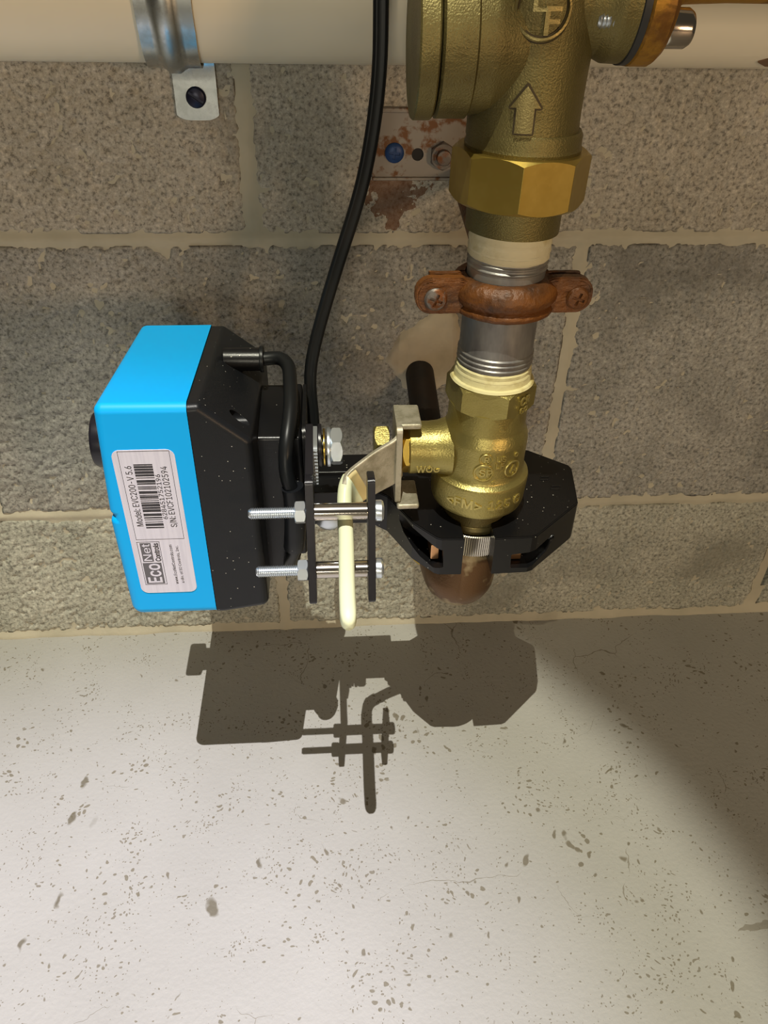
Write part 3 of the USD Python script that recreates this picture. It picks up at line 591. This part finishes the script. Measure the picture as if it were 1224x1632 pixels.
def print_text(s, h, x, z, fit=None, bold=False):
    m = text(s, h, .06, bold); v = np.array(m.vertices)
    if fit: v[:, 0] = (v[:, 0] - v[:, 0].min()) * fit / (v[:, 0].max() - v[:, 0].min())
    return xf(trimesh.Trimesh(v, m.faces, process=False), Mt, (x, YL, z))
def bar(x0, x1, z0, z1, d=.06): return xf(m3.Manifold.cube((x1 - x0, d, z1 - z0)), None, (x0, YL - d, z0))
tx = [print_text('Model: EVC200-V 5.6', 3.0, -46.9, 249.6, 34.2), print_text('628451752196', 2.2, -34.9, 253.4, 25.6), print_text('S/N: EVCF102102594', 2.9, -31.2, 248.6, 34.6),
      print_text('www.EcoNetControls.com', 1.5, -35.5, 212.3, 25.4), print_text('a div. of IO Controls, Inc.', 1.3, -32.6, 212.9, 24.2)]
part(lab, 'lettering', tx, 'label_ink', smooth=False)
fr = []
for (a, b, c, d), t in [((-51.8, 241.3, -28.9, 291.6), .22), ((-51.9, 212.3, -41.1, 240.0), .25)]:
    fr += [bar(a, c, b, b + t), bar(a, c, d - t, d), bar(a, a + t, b, d), bar(c - t, c, b, d)]
part(lab, 'frame_lines', fr, 'label_grey', smooth=False)
bz = 248.2; bars = []; rr = random.Random(12)
while bz < 284.3:
    wd = rr.choice((.35, .35, .7, .7, 1.05, 1.4)); bars.append(bar(-45.8, -37.4, bz, min(bz + wd, 284.6))); bz += wd + rr.choice((.35, .35, .7, 1.0))
part(lab, 'barcode', bars, 'label_ink', smooth=False)
part(lab, 'logo_block', [bar(-51.1, -42.1, 212.9, 226.6, .04), bar(-50.6, -45.4, 227.4, 239.2, .04)], 'label_grey', smooth=False)
YL -= .05
part(lab, 'logo_lettering', [print_text('Eco', 6.6, -43.3, 213.6, 12.4, True), print_text('Net', 3.9, -46.1, 228.0, 10.6, False)], 'label_white', smooth=False)
part(lab, 'logo_lettering', [print_text('Controls', 2.5, -41.9, 227.6, 11.4, True)], 'label_ink', smooth=False)
# knob on the left face
kn = lathe([(10.2, -54.0), (10.2, -65.5), (13.9, -66.2), (14.5, -67.4), (14.5, -75.4), (13.8, -76.8), (12.0, -77.2)][::-1], 48, 'x', (0, -126, 266.5))
part(ac, 'knob', kn, 'knob_black', smooth=35, label='round black knob')
# cable gland and jumper
part(ac, 'cable_gland', lathe(rounded(5.9, -10, 8.6, .5), 40, 'x', (0, -110.5, 302.6)), 'black_metal', smooth=35)
part(ac, 'gland_cap', lathe(rounded(6.7, 8.2, 10.2, .4), 40, 'x', (0, -110.5, 302.6)), 'black_rubber', smooth=35)
part(ac, 'jumper_wire', tube([(8, -110.5, 302.6), (13, -110.6, 303), (18.5, -112, 303.4), (22.4, -117.5, 302.2), (23.6, -126, 299.8), (24.1, -142, 295.2), (23.4, -153, 290), (22.3, -160, 285), (21.4, -165.5, 276), (22.3, -167.8, 266), (24.2, -168, 258), (23.9, -168, 238), (22.6, -165, 222), (20.4, -159.5, 211), (18.8, -150, 198), (19.6, -140, 192), (22, -128, 194)], 3.5, 110, 18), 'black_rubber', smooth=40, label='black wire looping from the gland down the side')
part(ac, 'wire_sleeve', tube([(24.0, -167.8, 263), (24.6, -168, 257), (24.2, -168, 240), (22.8, -165.8, 224.5)], 5.4, 24, 20), 'black_plastic', smooth=40)
# mounting collar and shaft
co = hull([(x, y, z, 2.2) for x in (6, 19.6) for y, z in ((-152.6, 280.8), (-107, 283.4), (-152.6, 202), (-106, 202))], 20)
part(ac, 'mounting_collar', co, 'black_metal', smooth=35)
co2 = hull([(x, y, z, 1.6) for x in (24.2, 27.2) for y, z in ((-152, 280.4), (-104, 283), (-152, 210), (-104, 210))], 16)
part(ac, 'spacer_plate', co2 + rbox((19, -140, 215), (25, -112, 272), 1), 'black_metal', smooth=35)
part(ac, 'shaft', lathe(rounded(6, 31, 40, .4), 32, 'x', (0, PY, 274)), 'black_metal')
part(ac, 'washer', [lathe(rounded(10.6, 36.8, 38.6, .3), 40, 'x', (0, PY, 275)), ], 'black_paint')
part(ac, 'washer', lathe(rounded(9.2, 39.2, 40.2, .3), 40, 'x', (0, PY, 274)), 'brass_bright')
part(ac, 'washer', lathe(rounded(9.8, 41.0, 42.8, .4), 40, 'x', (0, PY, 274)), 'zinc')
part(ac, 'shaft_bolt', hexagon(9.6, 42.8, 48.6, 'x', (0, PY, 274.2), .30), 'zinc', smooth=20, label='zinc hex bolt on the motor shaft')
# serrated lever edge
sp = [(-163.6, 262)]
for k in range(11): sp += [(-166.4, 263 + k * 1.9), (-165.7, 263.95 + k * 1.9)]
sp += [(-163.6, 284), (-150, 286), (-141, 280), (-141, 268), (-150, 262)]
part(ac, 'serrated_lever', slab(Polygon(sp), 34.2, 36.6, .2, 'x'), 'zinc', smooth=20, label='silver serrated lever end')
# fork plates, spacers, bolts
B1, B2 = (-194.0, 267.0), (-199.4, 237.0)
def fork_poly(root):
    a, b = (-193.2, 283.8), (-209.6, 223.8); n = np.array([.962, -.27]) ; w = 13.5
    q = Polygon([a, b, tuple(np.array(b) + n * w), tuple(np.array(a) + n * w)]).buffer(-2.2).buffer(2.2, quad_segs=5)
    if root: q = q.union(Polygon([(-186, 279), (-150, 285), (-141, 274), (-150, 263), (-184, 262)]).buffer(2)).buffer(-1).buffer(1)
    return q
part(ac, 'fork_plate', slab(fork_poly(True), 31.0, 34.6, .5, 'x'), 'black_paint', smooth=30, label='left black fork plate')
part(ac, 'fork_plate', slab(fork_poly(False), 58.9, 62.3, .5, 'x'), 'black_paint', smooth=30, label='right black fork plate')
for (y, z), x0, sp_ in ((B1, 5.2, (34.6, 58.9)), (B2, 6.6, (34.6, 58.9))):
    b = part(ac, 'fork_bolt', thread(2.75, x0, 34, .95, .42, 'x', (0, y, z)), 'zinc', smooth=25)
    part(b, 'bolt_head', lathe([(2, 62.2), (4.7, 62.3), (4.9, 63), (4.9, 65.2), (4.2, 66.1), (2.6, 66.4), (2.4, 65)], 32, 'x', (0, y, z)), 'zinc', smooth=30)
    part(b, 'nut', hexagon(5.4, 26.0, 30.8, 'x', (0, y, z), .25), 'zinc', smooth=20)
    part(b, 'spacer', lathe(rounded(4.0, sp_[0], sp_[1], .3), 40, 'x', (0, y, z)), 'nickel', smooth=30, label='polished spacer tube')

# ------------------------------------------------------------------ bracket with jaws
bk = thing('mounting_bracket', 'black metal bracket with open jaws gripping the pipe below the ball valve', 'bracket', (118, -150, 213))
outer = Polygon([(66, -104), (66, -134), (72.5, -139.5), (84, -163.5), (94.5, -176), (97, -177.2), (108.2, -177.6), (124.2, -178), (143, -177.4), (146, -176.2), (172.6, -151), (174, -149), (179, -117), (178, -113.4), (158, -96.5), (155, -95.5), (98, -95.5), (86, -104)])
outer = outer.buffer(-1.2).buffer(1.2, quad_segs=4)
inner = Point(117.8, -150).buffer(17.0, quad_segs=16).union(sbox(108.4, -190, 124.0, -150))
jaw = tomani(slab(outer.difference(inner), 211.6, 235.6, .8))
cutL = slab(Polygon([(77.5, 231.5), (80.5, 232.6), (85, 231.5), (97.6, 227.6), (98.2, 217.4), (93.5, 216.0), (88, 217.6), (80.5, 224)]).buffer(.6), 0, 36, .1)
cutL = xf(cutL, M, (0, -151, 0))
cutR = xf(slab(Polygon([(134.0, 223.8), (134.4, 216), (143, 215.6), (154, 218.5), (158.5, 223.5), (157.5, 226.4), (150, 225.6)]).buffer(.6), 0, 36, .1), M, (0, -151, 0))
jaw = jaw - tomani(cutL) - tomani(cutR) - (m3.Manifold.cylinder(13.6, 19.9, 19.9, 64).translate((PX, PY, 215.6)))
part(bk, 'jaws', jaw, 'black_metal', smooth=25)
part(bk, 'arm', [rbox((30, -132, 211.8), (72, -98, 233.8), .8, 10), rbox((30, -116, 230), (72, -98, 236.2), .8, 10)], 'black_metal', smooth=25)
part(bk, 'motor_plate', slab(rrect(-150.5, 212, -98, 284, 6).union(sbox(-140, 206, -98, 230)), 29.0, 30.8, .4, 'x'), 'black_metal', smooth=25)
part(bk, 'button_screw', xf(lathe([(8.0, 0), (8.0, 1), (7.2, 2.6), (5.0, 4.2), (2.5, 4.9)], 40, 'y'), np.diag([-1, -1, 1.]), (41, -131.6, 216.5)), 'zinc', smooth=40, label='silver button-head screw under the spacer')
# raised marks cast on the jaw
marks = [rbox((158 + dx, -128 + dy, 235.4), (163 + dx, -126.8 + dy, 236.0), .25, 6) for dx, dy in ((0, 0), (1, 3), (4, -9), (5, -6.4))]
part(bk, 'cast_mark', marks, 'black_metal')
